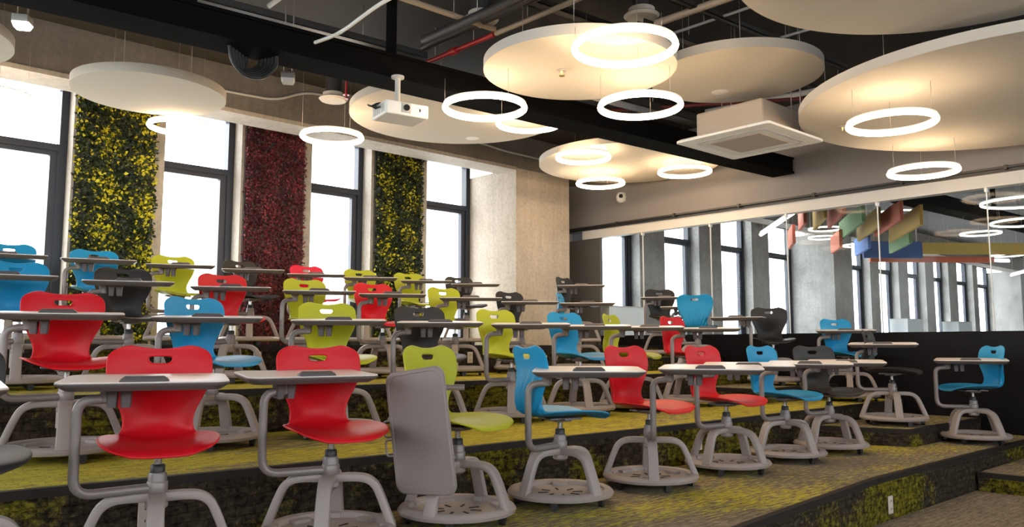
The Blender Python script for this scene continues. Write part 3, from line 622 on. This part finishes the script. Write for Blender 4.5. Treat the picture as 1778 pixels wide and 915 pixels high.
tray("dark cable tray right of the largest bright ring, nearer one", 4.3, 7.4, 3.5, 3.5, .06, .04)
tray("dark cable tray right of the largest bright ring, farther one", 5.1, 8.8, 3.92, 3.5, .08, .05)
tray("black cable tray crossing at the top edge left of the tan pipe", .5, 6.6, 4.66, 3.6, .10, .05)
tray("dark tray along the glass wall under the ceiling", 5.6, 8.9, 5.0, 3.3, .18, .08)
pipe('flexible_conduit', "pale flexible conduit rising from the beam at top centre", [(2.73, 5.05, 3.04), (2.75, 4.75, 3.02), (2.80, 4.3, 3.12), (2.74, 3.9, 3.05), (2.75, 3.7, 3.2), (2.76, 3.5, 3.78)], .013, 'white', 'conduit', .2)
pipe('strut_channel', "short slotted pale strut near the top edge left of the conduit", [(2.67, 5.68, 3.5), (2.66, 5.35, 3.5), (2.66, 5.35, 3.79)], .02, 'lgrey', 'strut', .02)
pipe('wall_conduit', "thin conduit bending along the concrete beside the white disc", [(2.3, 7.985, 3.50), (3.32, 7.985, 3.51), (3.86, 7.985, 3.53), (4.22, 7.985, 3.70), (4.6, 7.985, 3.72)], .014, 'lgrey', 'conduit', .15)
pipe('wall_conduit', "thin conduit on the concrete between the projector disc and pillar disc", [(5.9, 7.985, 3.66), (6.84, 7.985, 3.56), (7.26, 7.985, 3.53), (8.3, 7.985, 3.52)], .014, 'lgrey', 'conduit', .15)
t = tag(link('column_hanger', None, None, (3.43, 5.12, 3.125)), "black vertical post between ceiling and beam above the projector", 'post')
b = MB(); b.box((-.03, -.03, 0), (.03, .03, CZ - 3.125)); b.obj('post', 'beam', t); b = MB(); b.box((-.06, -.06, 0), (.06, .06, .012)); b.obj('foot_plate', 'beam', t)
t = thing('roller_blind', "pale roller blind case above the leftmost window", 'blind', (1.66, 8.55, 3.36), 0)
b = MB(); b.box((-.5, -.04, 0), (.44, .05, .09)); b.bevel(.01, 2); b.obj('case', 'white', t)
# ---- outlets on the risers
def outlet(label, x, y, z):
    t = thing('power_outlet', label, 'outlet', (x, y, z), 0, 'power outlets on the risers')
    b = MB(); b.box((-.036, -.008, -.058), (.036, 0, .058)); b.bevel(.003, 1); b.obj('cover_plate', 'outlet', t)
    for s_ in (-.026, .026):
        b = MB(); b.tube([(0, -.007, s_), (0, -.0105, s_)], .018, 14); q = b.obj('socket', 'outlet', t)
        b = MB(); b.box((-.009, -.0115, s_ - .005), (-.005, -.010, s_ + .007)); b.box((.005, -.0115, s_ - .005), (.009, -.010, s_ + .007)); b.obj('slot', 'black', q)
def ey(e, x):
    for (x0, y0), (x1, y1) in zip(e, e[1:]):
        if x0 <= x <= x1: return y0 + (y1 - y0) * (x - x0) / (x1 - x0)
for lb, e, x, z in (("power outlet on the riser behind the left front red chair's tablet tube", e3, 1.255, .46), ("power outlet low on the front riser behind the left front red chair's post", e2, 1.25, .14), ("power outlet on the top riser behind the blue chair of the second step", e4, 3.08, .76), ("power outlet on the top riser at the far left edge", e4, 1.28, .77), ("power outlet on the top riser between two lime chairs", e4, 5.43, .745), ("power outlet on the riser between the second pair of red chairs", e2, 5.16, .15), ("pale power outlet on the lowest riser at bottom right", e1, 5.58, -.19)):
    outlet(lb, x, ey(e, x) - .001, z)
# ================================================================ NEXT ROOM (through the glass)
bd = Vector((.835, .55, 0)); ba_ = math.atan2(bd.y, bd.x)
for i, (mt, x, y, z, L, cn) in enumerate((('b_red', 11.21, 5.70, 2.68, .75, 'orange-red'), ('b_yel', 11.18, 5.37, 2.72, 1.3, 'ochre'), ('b_red', 11.12, 5.07, 2.74, 1.5, 'orange-red'), ('b_grn', 11.55, 4.98, 2.66, 2.1, 'green'), ('b_yel', 12.2, 5.02, 2.66, 1.8, 'ochre'), ('b_red', 11.75, 4.52, 2.66, 1.9, 'orange-red'), ('b_yel', 12.2, 4.42, 2.62, 2.1, 'ochre'), ('b_lbl', 13.45, 5.72, 2.50, 1.3, 'blue'), ('b_grn', 13.3, 5.0, 2.50, 1.5, 'green'), ('b_red', 13.0, 6.0, 2.50, 1.0, 'orange-red'), ('b_red', 11.9, 6.25, 2.50, .9, 'orange-red'))):
    pos = ('at the left end of the row beyond the glass', 'second from left of the upper row beyond the glass', 'third from left of the upper row beyond the glass', 'in the middle of the hanging row beyond the glass', 'right of the large green board beyond the glass', 'right of centre in the row beyond the glass', 'at the right end of the upper row beyond the glass', 'low in the row beyond the glass', 'low at the right end of the row beyond the glass', 'low beside the bright blue board beyond the glass', 'low at the left end of the row beyond the glass')[i]
    t = thing('hanging_board', cn + ' hanging board ' + pos, 'hanging board', (x, y, z), ba_, 'coloured hanging boards beyond the glass')
    b = MB(); b.box((0, -.025, 0), (L, .025, .30)); b.bevel(.004, 1); b.obj('board', mt, t)
    for q in (.12, L - .12): b = MB(); b.tube([(q, 0, .29), (q, 0, CZ - z)], .003, 5); b.obj('wire', 'wire', t)
pd = math.atan2(-.63, .77)
for mt, x, y, z, L, h, lb in (('b_blu', 15.1, 6.55, 2.52, 1.15, .32, "dark blue hanging board facing us beyond the glass"), ('b_yel', 16.0, 6.0, 2.62, 2.6, .22, "long ochre hanging board beyond the glass, right of dark blue board"), ('b_red', 16.2, 6.9, 2.55, 2.6, .12, "long low rust hanging board beyond the glass beside the dark blue board")):
    t = thing('hanging_board', lb, 'hanging board', (x, y, z), pd, 'coloured hanging boards beyond the glass')
    b = MB(); b.box((0, -.03, 0), (L, .03, h)); b.obj('board', mt, t)
    for q in (.1, L - .1): b = MB(); b.tube([(q, 0, h - .01), (q, 0, CZ - z)], .003, 5); b.obj('wire', 'wire', t)
for (a, c, lb) in (((13.24, 7.60, 2.9), (11.36, 5.95, 2.9), "slanting tube light beyond the glass above the left windows"), ((17.93, 5.96, 2.9), (19.17, 4.95, 2.9), "horizontal tube light beyond the glass at far right, upper one"), ((20.19, 6.91, 2.9), (21.8, 5.96, 2.9), "horizontal tube light beyond the glass at far right, lower one"), ((26.3, 7.15, 2.9), (25.2, 6.5, 2.9), "short tube light beyond the glass by the far pillar at right edge")):
    t = thing('tube_light', lb, 'tube light', a, 0, 'tube lights beyond the glass'); v = Vector(c) - Vector(a)
    b = MB(); b.tube([(0, 0, 0), v], .032, 10); b.obj('tube', 'tube', t)
    b = MB(); b.tube([(0, 0, .045), v + Vector((0, 0, .045))], .02, 8); b.obj('housing', 'white', t)
    for q in (.1, .9): b = MB(); b.tube([v * q + Vector((0, 0, .05)), (v.x * q, v.y * q, CZ - 2.9)], .003, 5); b.obj('wire', 'wire', t)
for x0, x1, y0, y1, z1, lb in ((9.35, 10.2, 7.95, 8.35, 1.46, "pale low cabinet beyond the glass right of the pillar"), (21.6, 22.6, 8.3, 8.75, 1.55, "pale low cabinet under the far windows beyond the glass, left one"), (25.3, 26.4, 8.3, 8.75, 1.55, "pale low cabinet under the far windows beyond the glass, right one")):
    t = thing('cabinet', lb, 'cabinet', ((x0 + x1) / 2, (y0 + y1) / 2, FZ)); hx, hy = (x1 - x0) / 2, (y1 - y0) / 2
    b = MB(); b.box((-hx, -hy, 0), (hx, hy, z1 - FZ)); b.obj('body', 'cab', t)
    b = MB(); b.box((-hx - .01, -hy - .01, z1 - FZ), (hx + .01, hy + .01, z1 - FZ + .02)); b.obj('top', 'lgrey', t)
pipe('ceiling_pipe', "dark red pipe near the ceiling beyond the glass", [(10.5, 1.0, 3.2), (19, 1.6, 3.2)], .03, 'redpipe', hang=3)
pipe('ceiling_pipe', "dark blue pipe under the ceiling beyond the glass at top right", [(10.2, .6, 3.0), (10.6, 3.4, 3.0)], .035, 'b_blu', hang=2)
